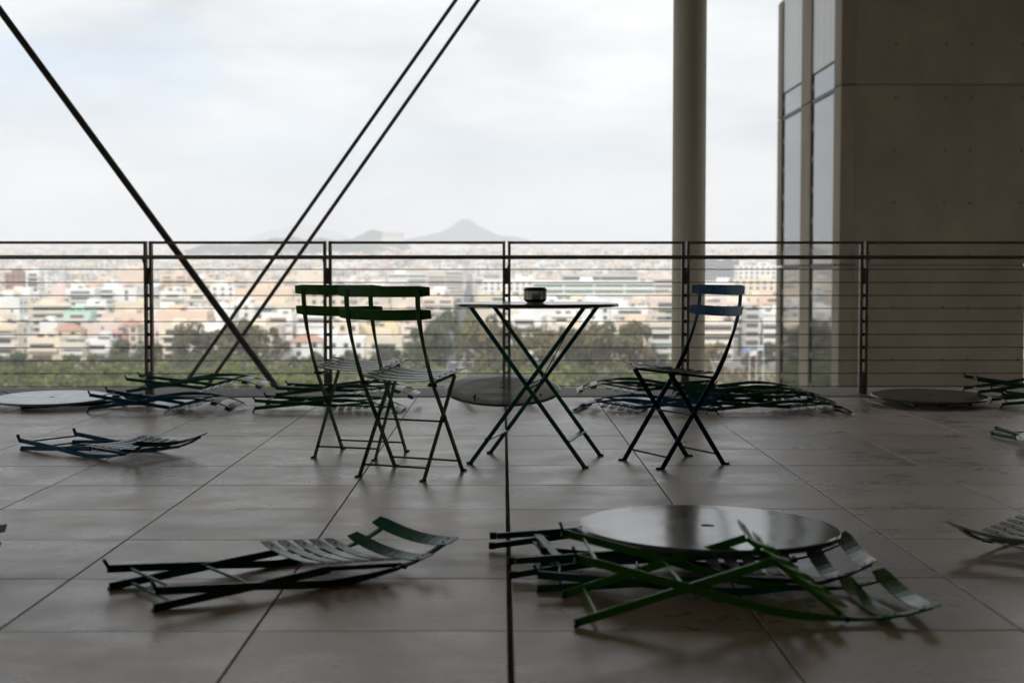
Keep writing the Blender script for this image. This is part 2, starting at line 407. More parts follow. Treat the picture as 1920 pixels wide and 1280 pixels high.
def lay(root, fold, feet, heading, up=True, z=0.0, tilt=0.0, roll=0.0):
    SB, H, Rr = chair_profile(fold)
    pts = [Vector(p) for p in LB] + [Vector(p) for p in SB] + [Rr]
    ext = []
    for p in pts: ext += [(p.y, (p.x if up else -p.x) - 0.010)]
    u = (Rr - H).normalized()
    sx = 1 if up else -1
    for k in (0, 4):
        p = H + u * (-0.024 + k * 0.0545); ext.append((p.y, sx*p.x - (0.0 if up else 0.032)))
    for i0 in (8, 10): ext.append((LB[i0][1], sx*LB[i0][0] - (0.016 if up else 0.012)))
    ext.append((0.0, sx*(LB[0][0] + (-0.012 if up else 0.028)) - 0.004))
    pl = sorted(set(ext)); hull = []
    for p in pl:
        while len(hull) > 1 and (hull[-1][0]-hull[-2][0])*(p[1]-hull[-2][1]) - (hull[-1][1]-hull[-2][1])*(p[0]-hull[-2][0]) <= 0: hull.pop()
        hull.append(p)
    com = 0.42; ang = 0; base = hull[0]
    for a, b in zip(hull, hull[1:]):
        if a[0] <= com <= b[0]: ang = math.atan2(b[1]-a[1], b[0]-a[0]); base = a; break
    Fl = Matrix(((0,0,1),(0,-1,0),(1,0,0))) if up else Matrix(((0,0,1),(0,1,0),(-1,0,0)))
    Rt = Matrix.Rotation(ang - tilt, 3, 'Y')          # turn the resting edge level
    Rz = Matrix.Rotation(R(heading), 3, 'Z') @ Matrix.Rotation(roll, 3, 'X')
    M3 = Rz @ Rt @ Fl
    off = Rt @ Vector((base[0], 0, base[1]))
    f = Rt @ Vector((0, 0, 0.0))
    root.matrix_world = Matrix.Translation((feet[0], feet[1], z - off.z)) @ M3.to_4x4()

G1 = 'chairs standing at the table'; G2 = 'folded chairs lying on the terrace'
stand(make_chair('leaf green slatted folding chair, nearer of the two standing left of the table', 'leaf_green', group=G1), -0.412, 6.29, 65)
stand(make_chair('leaf green slatted folding chair, farther of the two standing left of the table', 'leaf_green', group=G1), -0.704, 6.96, 71)
stand(make_chair('petrol blue slatted folding chair standing right of the table before the column', 'petrol_blue', group=G1), 0.806, 6.662, 204.8)

def lying(label, paint, fold, feet, heading, up, z=0.0, tilt=0.0, roll=0.0):
    f = R(fold); lay(make_chair(label, paint, f, G2), f, feet, heading, up, z, R(tilt), R(roll))
lying('dark green folded chair lying face up alone in the left foreground', 'pine_green', 9, (-0.945, 3.888), 35.8, True)
lying('petrol blue folded chair lying face up alone at middle left', 'petrol_blue', 8, (-2.27, 7.245), -34, True)
lying('petrol blue folded chair lying face down beside the grey-blue table top', 'petrol_blue', 16, (-2.56, 9.25), -4, False)
lying('emerald green folded chair lying across the blue one by the railing', 'emerald', 16, (-2.50, 9.88), -1, False, 0.055, 2)
lying('dark green folded chair at the bottom of the pile behind the green chairs', 'bottle_green', 9, (-1.50, 9.25), -3, False)
lying('dark green folded chair on top of the pile behind the green chairs', 'bottle_green', 8, (-1.42, 9.62), -5, False, 0.055, 1)
lying('petrol blue folded chair lying face down under the standing blue chair', 'petrol_blue', 13, (1.31, 9.10), 166, False)
lying('dark green folded chair behind the blue one lying between table and column', 'bottle_green', 12, (1.37, 9.72), 175, False, 0.05, 2)
lying('dark green folded chair at the bottom of the pile right of the column', 'bottle_green', 9, (1.37, 9.12), 1, False)
lying('dark green folded chair in the middle of the pile right of the column', 'bottle_green', 8, (1.33, 9.42), -2, False, 0.035, 0)
lying('dark green folded chair on top of the pile right of the column', 'bottle_green', 8, (1.25, 9.62), -4, False, 0.058, 0)
lying('dark green folded chair at the far right edge by the railing, upper one', 'bottle_green', 16, (3.33, 9.85), -3, False, 0.05, 1)
lying('dark green folded chair at the far right edge by the railing, lower one', 'leaf_green', 12, (3.40, 9.50), -8, False)
lying('blue folded chair poking in at the far left edge by the railing', 'petrol_blue', 10, (-4.32, 10.0), 0, False)
lying('pale green folded chair poking in at the right edge of the foreground', 'pale_green', 9, (2.17, 4.87), 223, True)
lying('pale mint folded chair poking in at the left edge of the foreground', 'pale_mint', 9, (-1.655, 3.56), 98, True)
lying('dark green folded chair lying under the slate table top in the foreground', 'pine_green', 8, (0.19, 4.09), -3, True)
lying('grass green half folded chair lying in front of the slate table top', 'grass_green', 32, (0.225, 3.70), 3, True)

# ------------------------------------------------------------------ folding round tables
TR, TH = 0.390, 0.749
def table_top(P, parent, mat2=None):
    prof = [(0.021, -0.006), (0.021, 0.0), (0.30, 0.0006), (TR - 0.010, 0.0), (TR - 0.003, -0.002), (TR, -0.006), (TR, -0.015), (TR - 0.003, -0.016), (TR - 0.004, -0.004), (0.021, -0.004)]
    return MB().lathe(prof, 96).build('table_top', P, parent, smooth=False)
def bar(m, a, b, w, t, lat=Vector((0, 1, 0))):
    a, b = Vector(a), Vector(b); d = (b - a).normalized(); n = d.cross(lat).normalized()
    vs = []
    for p in (a, b):
        vs += [p + n*w/2 + lat*t/2, p - n*w/2 + lat*t/2, p - n*w/2 - lat*t/2, p + n*w/2 - lat*t/2]
    m.add(vs, [(3,2,1,0),(4,5,6,7),(0,1,5,4),(1,2,6,5),(2,3,7,6),(3,0,4,7)]); return m
def standing_table(x, y, heading):
    P = PAINT['pine_green']
    t = empty('bistro_table', (x, y, 0), R(heading)); tag(t, 'dark green round folding table standing between the upright chairs', 'table')
    o = table_top(PAINT['slate'], t); o.location.z = TH
    for s, lat in ((1, 0.222), (-1, 0.200)):
        for q in (-1, 1):
            lg = bar(MB(), (s*0.275, q*lat, 0.0), (-s*0.262, q*lat, TH - 0.018), 0.019, 0.012).build('leg', P, t, bevel=0.002)
            MB().box((s*0.275 - 0.014, q*lat - 0.008, 0.0004), (s*0.275 + 0.014, q*lat + 0.008, 0.010)).build('foot', M_black, lg)
        f = 0.16; xx = s*0.275 - s*0.537*f
        MB().box((xx - 0.016, -lat + 0.006, TH*f - 0.003), (xx + 0.016, lat - 0.006, TH*f + 0.003)).build('stretcher', P, t)
        MB().box((-s*0.262 - 0.012, -lat - 0.008, TH - 0.021), (-s*0.262 + 0.012, lat + 0.008, TH - 0.0045)).build('top_bracket', P, t)
    for q in (-1, 1):
        MB().tube((0.170, q*0.16, 0.60), (0.02, q*0.02, 0.37), 0.0028, 6).build('latch_rod', M_dark, t)
        MB().tube((0.02, q*0.02, 0.37), (-0.045, q*0.03, 0.335), 0.0028, 6).build('latch_hook', M_dark, t)
    MB().tube((0, -0.222, 0.379), (0, 0.222, 0.379), 0.006, 8).build('pivot_bar', P, t)
    return t
standing_table(0.158, 6.745, -13)
def lying_table(label, paint, legpaint, x, y, z, leg_heading, tilt=0.0, tilt_dir=90.0, reach=0.69, off=(0, 0)):
    t = empty('folded_table', (x, y, 0)); tag(t, label, 'table', 'folded tables lying on the terrace')
    P, Q = PAINT[paint], PAINT[legpaint]
    ax = Vector((math.cos(R(tilt_dir - 90)), math.sin(R(tilt_dir - 90)), 0))
    Mt = Matrix.Rotation(R(tilt), 4, ax)
    o = table_top(P, t); o.matrix_local = Matrix.Translation((0, 0, z)) @ Mt
    hd = Matrix.Translation((off[0], off[1], 0)) @ Matrix.Rotation(R(leg_heading), 4, 'Z')
    for k, (lat, za, zb) in enumerate(((0.222, 0.016, z - 0.030), (0.200, 0.052, z - 0.050))):
        za = min(za, z - 0.02); zb = max(min(zb, z - 0.028), 0.014)
        for q in (-1, 1):
            lg = bar(MB(), (reach - 0.01*k, q*lat, za), (-0.20, q*lat, zb), 0.019, 0.012).build('leg', Q, t, bevel=0.002)
            lg.matrix_local = hd
            e = MB().box((reach - 0.008, q*lat - 0.008, za - 0.0095), (reach + 0.012, q*lat + 0.008, za + 0.011)).build('foot', M_black, lg)
        s = MB().box((reach - 0.15, -lat + 0.006, za + (zb-za)*.16 - 0.003), (reach - 0.125, lat - 0.006, za + (zb-za)*.16 + 0.003)).build('stretcher', Q, t)
        s.matrix_local = hd
    return t
lying_table('grey-blue round table top lying folded at far left by the railing', 'white_blue', 'petrol_blue', -3.03, 9.55, 0.062, 20, 2.2, 90, 0.60)
lying_table('slate green round table top lying tilted behind the standing table', 'slate', 'pine_green', 0.0, 9.62, 0.112, 100, 11.0, 90, 0.5)
lying_table('slate green round table top lying flat at right before the concrete tower', 'slate', 'bottle_green', 2.90, 9.62, 0.065, 100, 2.2, 90, 0.45)
lying_table('pale grey round table top cut off by the right edge at middle distance', 'white_grey', 'bottle_green', 2.98, 7.06, 0.065, 97, 1.0, 90)
lying_table('slate round table top with reflections lying on a folded chair in the foreground', 'slate', 'pine_green', 0.612, 4.22, 0.135, 188, 0.8, 180, 0.62, (0, 0.17))

# ------------------------------------------------------------------ glass lantern on the table
lx, ly = 0.152, 6.70
ln = empty('table_lantern', (lx, ly, TH + 0.0008)); tag(ln, 'small squat glass lantern with dark lid and base on the standing table', 'lantern')
M_lid = mat('lantern_black', (0.018, 0.017, 0.022), 0.4)
M_lg = mat('lantern_glass', (0.82, 0.80, 0.72), 0.25, sub=0.7, ior=1.45)
MB().lathe([(0.0, 0.0), (0.037, 0.0), (0.054, 0.015), (0.054, 0.018), (0.0, 0.018)], 40).build('base', M_lid, ln)
MB().lathe([(0.0, 0.057), (0.056, 0.057), (0.056, 0.061), (0.047, 0.073), (0.0, 0.074)], 40).build('lid', M_lid, ln)
MB().lathe([(0.0535, 0.0182), (0.0535, 0.0568), (0.0500, 0.0568), (0.0500, 0.0182), (0.0535, 0.0182)], 40).build('glass', M_lg, ln)
for k in range(11):
    a = 2*math.pi*(k + rnd.uniform(-.2, .2))/11
    MB().tube((0.046*math.cos(a), 0.046*math.sin(a), 0.0182), (0.046*math.cos(a), 0.046*math.sin(a), 0.0568), rnd.choice((0.0015, 0.002, 0.0035)), 6).build('rib', M_lid, ln)
MB().lathe([(0.0, 0.0182), (0.018, 0.0182), (0.018, 0.042), (0.0, 0.043)], 20).build('candle', mat('wax', (0.6, 0.57, 0.48), 0.5), ln)
from mathutils import noise
# ------------------------------------------------------------------ land below and beyond
def gz(x, y):
    r = max(0.0, y - 1100)
    z = -28.0 + 0.0285 * r * (1 - math.exp(-r / 500))
    if y > 5600: z = -28 + 0.0285 * 4500 + (y - 5600) * 0.012
    return z + (1.5 * math.sin(x * 0.011 + y * 0.004) * min(1, r / 600))
ys = [-400, -100, 0, 100, 200, 300, 350, 400, 450, 500, 600, 700, 800, 900, 1000, 1100] + [1100 + 100 * k for k in range(1, 50)] + [6200, 7000, 8000, 9500, 12000]
xs = [-9000, -5000, -3000, -2200, -1700, -1300, -1000, -800, -600, -450, -300, -200, -100, 0, 100, 200, 300, 450, 600, 800, 1100, 1600, 2500, 5000, 9000]
gm = MB(); nx = len(xs)
gm.add([(x, y, gz(x, y)) for y in ys for x in xs], [(j*nx+i, j*nx+i+1, (j+1)*nx+i+1, (j+1)*nx+i) for j in range(len(ys)-1) for i in range(nx-1)])
tag(gm.build('ground', mat('city_ground', (0.17, 0.16, 0.15), 0.9, var=0.25, nscale=0.02), smooth=True), kind='structure')
M_grass = mat('dry_grass', (0.16, 0.15, 0.075), 0.95, var=0.45, nscale=0.06)
tag(MB().add([(-420, 60, -27.95), (420, 60, -27.95), (420, 432, -27.95), (-420, 432, -27.95)], [(0,1,2,3)]).build('park_ground', M_grass), kind='structure')
def av(y): return -17 - 0.018 * (y - 424)
rdm = MB(); ry = [330, 424, 600, 900, 1300, 1800, 2400]
rdm.add([p for y in ry for p in ((av(y) - 3.5, y, gz(av(y), y) + 0.15), (av(y) + 3.5, y, gz(av(y), y) + 0.15))], [(2*i, 2*i+1, 2*i+3, 2*i+2) for i in range(len(ry)-1)])
tag(rdm.build('avenue', mat('asphalt', (0.05, 0.05, 0.052), 0.9, var=0.15, nscale=0.3)), kind='structure')
for k in range(24):
    y = 420 + k*14
    MB().add([(av(y)-0.12, y, gz(av(y), y)+0.16), (av(y)+0.12, y, gz(av(y), y)+0.16), (av(y+4)+0.12, y+4, gz(av(y), y)+0.16), (av(y+4)-0.12, y+4, gz(av(y), y)+0.16)], [(0,1,2,3)]).build('lane_line', mat('road_paint', (0.7, 0.7, 0.68), 0.8), bpy.data.objects['avenue'])

def hill(name, px, ytop, Y, base_drop, prof, rx, ry_, col, n=48, rough=0.05, seed=1):
    p = at(px, ytop, Y); r_ = random.Random(seed); m = MB(); H = base_drop
    ph = [r_.uniform(0, 6) for _ in range(12)]
    vs = []
    for j in range(n + 1):
        for i in range(n + 1):
            u, v = 2*i/n - 1, 2*j/n - 1
            u, v = u*abs(u)**0.3, v*abs(v)**0.3
            rr = math.hypot(u, v); h = prof(u, v, rr)
            q = noise.fractal(Vector((u*5 + ph[0], v*5 + ph[1], ph[2])), 0.9, 2.1, 6) * 1.6
            h = h * (1 + rough * q)
            vs.append((u*rx, v*ry_, H * (h - 1)))
    fs = [(j*(n+1)+i, j*(n+1)+i+1, (j+1)*(n+1)+i+1, (j+1)*(n+1)+i) for j in range(n) for i in range(n)]
    o = m.add(vs, fs).build(name, col, smooth=True); o.location = p; tag(o, kind='structure'); return o
M_hill = mat('hill_scrub', (0.045, 0.046, 0.036), 0.95, var=0.4, nscale=0.012)
M_rock = mat('hill_rock', (0.13, 0.12, 0.10), 0.95, var=0.4, nscale=0.02)
hill('hill_peak', 868, 410, 5600, 170, lambda u, v, r: 0.27*math.exp(-(abs(r)/0.12)**2.0) + 0.73*math.exp(-(math.hypot(u - 0.02, v)/0.66)**1.5), 620, 620, M_hill, 90, 0.11, 3)
hill('hill_far', 566, 424, 9000, 240, lambda u, v, r: math.exp(-(math.hypot(u, v)/0.52)**2.2), 900, 900, M_hill, 64, 0.10, 5)
hill('hill_acropolis', 700, 437, 4200, 110, lambda u, v, r: 0.80*math.exp(-(abs(u + .1)/0.55)**2.0 - (abs(v)/0.6)**2) + 0.20*math.exp(-((u - 0.05)/0.18)**2 - (v/0.4)**2), 430, 300, M_hill, 100, 0.14, 8)
hill('hill_ridge', 540, 456, 3350, 95, lambda u, v, r: math.exp(-(abs(u)/0.80)**5 - (abs(v)/0.6)**2), 430, 250, M_hill, 80, 0.10, 11)
tp = at(737, 441, 4080)
tm = empty('temple_ruin', (tp.x, 4080, tp.z - 7)); tag(tm, 'pale ruined temple on the rocky hill left of the peak', 'temple')
M_marble = mat('marble', (0.62, 0.58, 0.50), 0.8)
MB().box((-32, -14, -12), (32, 14, 2)).build('platform', M_marble, tm)
for k in range(15):
    for yy in (-12, 12): MB().tube((-29 + k*4.14, yy, 2), (-29 + k*4.14, yy, 12), 1.0, 8, 0.8).build('column', M_marble, tm)
MB().box((-31, -14, 12), (31, 14, 15)).build('entablature', M_marble, tm)

# ------------------------------------------------------------------ city buildings
WC = {'cream': (0.74, 0.65, 0.52), 'peach': (0.72, 0.57, 0.44), 'white': (0.78, 0.76, 0.72), 'beige': (0.64, 0.57, 0.48), 'sand': (0.66, 0.59, 0.46),
      'pale yellow': (0.76, 0.64, 0.40), 'grey': (0.45, 0.44, 0.42), 'pale pink': (0.68, 0.56, 0.50), 'rust brown': (0.30, 0.17, 0.13), 'mint green': (0.46, 0.66, 0.54),
      'rose pink': (0.66, 0.38, 0.33), 'slate grey': (0.22, 0.23, 0.25)}
MW = {k: mat('stucco_' + k.replace(' ', '_'), tuple(min(0.84, q*1.09) for q in c), 0.9, var=0.10, nscale=0.12) for k, c in WC.items()}
M_win = mat('window_glass', (0.085, 0.085, 0.085), 0.25)
M_shut = mat('shutter_brown', (0.16, 0.10, 0.07), 0.7)
M_green = mat('green_glass', (0.10, 0.20, 0.15), 0.2)
M_bal = mat('balcony_white', (0.72, 0.70, 0.66), 0.85, var=0.06, nscale=0.5)
M_awn = [mat('awning_a', (0.25, 0.32, 0.27), 0.9), mat('awning_b', (0.50, 0.42, 0.28), 0.9), mat('awning_c', (0.45, 0.42, 0.36), 0.9), mat('awning_d', (0.22, 0.26, 0.32), 0.9)]
M_roof = mat('roof_slab', (0.48, 0.46, 0.43), 0.9, var=0.2, nscale=0.2)
M_rtile = mat('red_roof_tile', (0.42, 0.24, 0.17), 0.85, var=0.2, nscale=0.5)
M_solar = mat('solar_panel', (0.05, 0.06, 0.09), 0.3)
WORDS = ['zero','one','two','three','four','five','six','seven','eight','nine','ten','eleven','twelve']
def storeys_word(n): return WORDS[n] if n <= 12 else 'tall'
win_me = {}
def wmesh(w, h, m):
    k = (round(w, 2), round(h, 2), m.name)
    if k not in win_me: win_me[k] = MB().box((-w/2, -0.08, 0), (w/2, 0.04, h)).mesh('window', m)
    return win_me[k]
def make_building(X, Y, w, dep, h, base, rot, colour, style, tier, r_, name='apartment_building'):
    t = empty(name, (X, Y, base), rot); wm = MW[colour]
    m = MB().box((-w/2, 0, -3), (w/2, dep, h))
    pw = 0.25
    for a, b in (((-w/2, 0.0, h), (w/2, pw, h+0.9)), ((-w/2, dep-pw, h), (w/2, dep, h+0.9)), ((-w/2, pw, h), (-w/2+pw, dep-pw, h+0.9)), ((w/2-pw, pw, h), (w/2, dep-pw, h+0.9))):
        if style != 'villa': m.box(a, b)
    m.build('wall', wm, t)
    nf = max(1, round(h / 3.1)); fh = h / nf
    if style == 'villa':
        e = 0.6; z = h
        MB().add([(-w/2-e, -e, z), (w/2+e, -e, z), (w/2+e, dep+e, z), (-w/2-e, dep+e, z), (-w/2+dep*.4, dep/2, z+dep*.28), (w/2-dep*.4, dep/2, z+dep*.28)], [(0,1,5,4),(1,2,5),(2,3,4,5),(3,0,4),(3,2,1,0)]).build('roof', M_rtile, t)
    else:
        bx = r_.uniform(-w*0.25, w*0.25); bw = min(w*0.2, 3.0)
        MB().box((bx - bw, dep*0.35, h - 0.01), (bx + bw, dep*0.8, h + 2.9)).build('stair_bulkhead', wm, t)
        if tier == 1 or r_.random() < 0.4:
            for k in range(r_.randint(1, 3)):
                sx = r_.uniform(-w*0.42, w*0.42)
                sp = MB().add([(sx, 1.0, h+0.1), (sx+1.9, 1.0, h+0.1), (sx+1.9, 2.4, h+1.4), (sx, 2.4, h+1.4)], [(0,1,2,3)])
                sp.tube((sx-0.1, 2.5, h+1.5), (sx+2.0, 2.5, h+1.5), 0.27, 8); sp.box((sx+.1, 2.35, h), (sx+1.8, 2.55, h+1.3))
                sp.build('water_heater', M_solar, t)
    if style == 'plain':
        for k in range(r_.randint(0, 3)):
            inst('window', wmesh(0.9, 1.1, M_win), t, (r_.uniform(-w*0.4, w*0.4), 0, r_.randint(0, nf-1)*fh + 1.2))
    side = MB()
    for f in range(nf):                    # openings on the flank facing the camera
        for k in range(max(1, int(dep / 4.2))):
            if r_.random() < 0.6:
                for sx in (-1, 1):
                    yy = (k + 0.5) * dep / max(1, int(dep / 4.2)); x0 = sx*w/2
                    side.box((min(x0, x0 + sx*0.06), yy - 0.7, f*fh + 0.9), (max(x0, x0 + sx*0.06), yy + 0.7, f*fh + 2.3))
    if side.v: side.build('flank_windows', M_win, t)['kind'] = 'stuff'
    if style == 'bands':
        gm_ = M_green if colour == 'white' and w > 40 else M_win
        for f in range(nf):
            segs = max(1, int(w / 14)); sw = w / segs
            for k in range(segs):
                if r_.random() < 0.92: inst('window_band', wmesh(sw - 0.8, fh*0.40, gm_), t, (-w/2 + (k+0.5)*sw, 0, f*fh + fh*0.32))
            MB().box((-w/2 - 0.1, -0.55, (f+1)*fh - 0.35), (w/2 + 0.1, -0.001, (f+1)*fh + 0.1)).build('ledge', M_bal, t)
    if style in ('grid', 'villa'):
        nb = max(2, int(w / 3.6)); sw = w / nb
        acc = MB()
        for f in range(nf):
            for k in range(nb):
                x = -w/2 + (k+0.5)*sw
                if tier == 1: inst('window', wmesh(1.5, 1.7, M_win if r_.random() < .75 else M_shut), t, (x, 0, f*fh + 0.85))
                else: acc.box((x-0.75, -0.08, f*fh+0.85), (x+0.75, 0.04, f*fh+2.5))
        if acc.v: acc.build('windows', M_win, t)['kind'] = 'stuff'
    if style == 'balcony':
        nb = max(1, int(w / 7.5)); sw = w / nb
        pat = [r_.random() < 0.78 for _ in range(nb)]
        if not any(pat): pat[0] = True
        acc = MB(); bac = MB(); d_ = r_.uniform(1.1, 1.7); rail_h = r_.choice((0.55, 0.95, 0.95))
        bm_ = M_bal if r_.random() < .7 else wm
        for f in range(nf):
            for k in range(nb):
                x = -w/2 + (k+0.5)*sw; z = f*fh
                ww = sw*r_.uniform(0.50, 0.70) if pat[k] else 1.4
                wmt = M_win if r_.random() < .7 else M_shut
                if tier == 1: inst('window', wmesh(round(ww*2)/2, 2.15, wmt), t, (x, 0, z + 0.15))
                else: acc.box((x-ww/2, -0.08, z+0.15), (x+ww/2, 0.04, z+2.3))
                if pat[k] and f > 0:
                    b2 = MB() if tier == 1 else bac; hw = sw*0.45
                    b2.box((x-hw, -d_, z-0.15), (x+hw, -0.001, z+0.08)); b2.box((x-hw, -d_, z+0.08), (x+hw, -d_+0.1, z+0.08+rail_h))
                    b2.box((x-hw, -d_+0.1, z+0.08), (x-hw+0.1, -0.001, z+0.08+rail_h)); b2.box((x+hw-0.1, -d_+0.1, z+0.08), (x+hw, -0.001, z+0.08+rail_h))
                    if tier == 1: b2.build('balcony', bm_, t)
                    if r_.random() < (0.22 if tier == 1 else 0.12):
                        a2 = MB().add([(x-hw, -0.05, z+2.7), (x+hw, -0.05, z+2.7), (x+hw, -d_-0.1, z+1.75), (x-hw, -d_-0.1, z+1.75), (x-hw, -0.05, z+2.65), (x+hw, -0.05, z+2.65), (x+hw, -d_-0.1, z+1.70), (x-hw, -d_-0.1, z+1.70)],
                                      [(0,1,2,3), (7,6,5,4), (3,2,6,7), (0,3,7,4), (2,1,5,6)])
                        a2.build('awning', r_.choice(M_awn), t)
        if acc.v: acc.build('windows', M_win, t)['kind'] = 'stuff'
        if bac.v: bac.build('balconies', bm_, t)['kind'] = 'stuff'
    return t

# px0, px1, ytop, Y, colour, style, label
HERO = [
 (-25, 36, 556, 560, 'white', 'plain', 'white blank-walled block at the left edge behind the railing'),
 (-30, 33, 606, 445, 'cream', 'balcony', 'cream apartment block with long balcony bands at the left edge'),
 (9, 51, 511, 930, 'rust brown', 'grid', 'rust brown tower block with gridded windows at upper left'),
 (48, 74, 508, 860, 'white', 'balcony', 'slim white balcony tower right of the rust brown block'),
 (94, 124, 534, 760, 'pale pink', 'plain', 'tall narrow pale pink blank wall at upper left'),
 (123, 178, 540, 720, 'white', 'balcony', 'white balcony block right of the pale pink wall'),
 (179, 256, 538, 740, 'white', 'balcony', 'wide white balcony block left of the first railing post'),
 (222, 278, 505, 1020, 'peach', 'plain', 'big peach blank wall behind the first railing post'),
 (190, 272, 586, 600, 'peach', 'plain', 'low peach block behind the red roofed house'),
 (118, 170, 582, 590, 'mint green', 'balcony', 'mint green house with open loggias at left'),
 (74, 107, 603, 540, 'white', 'plain', 'small white blank box house left of the mint green house'),
 (98, 150, 615, 500, 'cream', 'villa', 'cream house with red tiled roof below the mint green house'),
 (224, 258, 606, 530, 'beige', 'villa', 'beige house with bright red tiled roof near the first post'),
 (209, 229, 619, 500, 'rose pink', 'grid', 'small rose pink house below the red roof'),
 (30, 48, 604, 520, 'white', 'plain', 'narrow white wall beside the cream block at left'),
 (45, 112, 632, 470, 'cream', 'balcony', 'low cream apartment row with balconies behind the dark tree at left'),
 (112, 160, 641, 462, 'sand', 'balcony', 'low sand coloured block with staggered balconies at left'),
 (160, 205, 636, 466, 'white', 'balcony', 'low white block with staggered balconies beside the left trees'),
 (292, 388, 582, 520, 'peach', 'plain', 'large peach blank wall behind the left eucalyptus tree'),
 (300, 345, 545, 700, 'white', 'balcony', 'white balcony block above the large peach wall'),
 (346, 392, 548, 690, 'cream', 'balcony', 'cream balcony block where the thick rod crosses'),
 (300, 352, 514, 980, 'peach', 'balcony', 'peach block high behind the second railing bay'),
 (440, 548, 540, 760, 'peach', 'plain', 'wide peach blank wall between the thin rods'),
 (556, 608, 506, 1030, 'cream', 'plain', 'cream blank wall left of the second post high up'),
 (395, 440, 534, 800, 'white', 'grid', 'white gridded block between the thick rod and the thin rods'),
 (490, 548, 588, 560, 'white', 'balcony', 'white balcony block right of where the rods cross'),
 (545, 604, 636, 440, 'white', 'villa', 'white house with four dark windows beside the green chair back'),
 (556, 612, 590, 540, 'white', 'bands', 'white office with ribbon windows behind the left chair back'),
 (612, 672, 604, 490, 'cream', 'grid', 'cream block with even windows behind the two green chairs'),
 (672, 748, 612, 500, 'pale yellow', 'plain', 'pale yellow blank-walled building behind the green chairs'),
 (742, 790, 618, 540, 'cream', 'balcony', 'cream balcony block right of the pale yellow building'),
 (655, 730, 570, 640, 'sand', 'balcony', 'sand coloured balcony block seen between chair back slats'),
 (728, 800, 512, 1050, 'white', 'bands', 'long white banded office above the green chairs'),
 (770, 868, 508, 1200, 'beige', 'bands', 'beige banded block left of the avenue'),
 (790, 850, 556, 700, 'cream', 'balcony', 'cream balcony block left of the avenue trees'),
 (905, 1035, 524, 860, 'white', 'grid', 'white colonnaded building behind the lantern'),
 (1000, 1228, 527, 720, 'white', 'bands', 'long white hospital block with green ribbon windows right of the lantern'),
 (1055, 1196, 514, 790, 'grey', 'bands', 'low grey rooftop storey above the long white hospital'),
 (952, 1100, 566, 600, 'white', 'plain', 'white blank hospital wing behind the standing table'),
 (1034, 1092, 588, 560, 'white', 'bands', 'white entrance wing with dark windows under the table top'),
 (1100, 1146, 572, 590, 'white', 'grid', 'white wing with small windows right of the table legs'),
 (1146, 1216, 574, 560, 'white', 'balcony', 'white balconied wing behind the right end of the table'),
 (1216, 1262, 600, 420, 'sand', 'balcony', 'sand coloured apartment block left of the round column'),
 (1222, 1290, 520, 900, 'pale pink', 'bands', 'pale pink block beside the round column'),
 (1322, 1350, 486, 1300, 'slate grey', 'bands', 'slate grey glass tower right of the round column'),
 (1346, 1386, 488, 1250, 'slate grey', 'grid', 'darker slate grey tower beside the glass one'),
 (1384, 1466, 497, 1000, 'white', 'grid', 'white upper block left of the concrete tower'),
 (1376, 1466, 522, 820, 'cream', 'grid', 'cream office with rows of small windows left of the concrete tower'),
 (1318, 1376, 528, 700, 'white', 'plain', 'white blank block behind the blue chair back'),
 (1318, 1376, 566, 600, 'pale pink', 'grid', 'pale pink block between the blue chair back slats'),
 (1316, 1374, 602, 470, 'cream', 'bands', 'low cream building with ribbon windows below the blue chair back'),
 (1398, 1426, 582, 560, 'grey', 'bands', 'small grey cube building between the cypresses'),
 (1430, 1470, 584, 540, 'white', 'bands', 'white low block beside the concrete tower glazing'),
]
CELL = 4
OCC = np.zeros((90, 500), bool)               # rows from y = 420, columns from x = -40
def paint(x0, x1, y0, y1):
    a, b = int((x0 + 40) / CELL), int((x1 + 40) / CELL) + 1; c, d = int((y0 - 420) / CELL), int((y1 - 420) / CELL) + 1
    a, b, c, d = max(a, 0), min(b, 500), max(c, 0), min(d, 82)
    if a >= b or c >= d: return 0
    s = OCC[c:d, a:b]; n = int((~s).sum()); s[:] = True; return n
PL = []                                        # (Y, X, w, dep, h, base, rot, colour, style, label or None)
for px0, px1, yt, Y, c, st, lab in HERO:
    a, b = at(px0, yt, Y), at(px1, yt, Y); X = (a.x + b.x)/2; base = gz(X, Y)
    PL.append((Y, X, b.x - a.x, min(18, max(9, (b.x-a.x)*0.7)), max(3.0, a.z - base - 0.9), base, 0.0, c, st, lab))
heroes = list(PL)
rb = random.Random(21)
cols = ['cream']*5 + ['white']*6 + ['peach']*3 + ['beige']*3 + ['sand']*4 + ['grey']*2 + ['pale pink']*2
y = 470.0
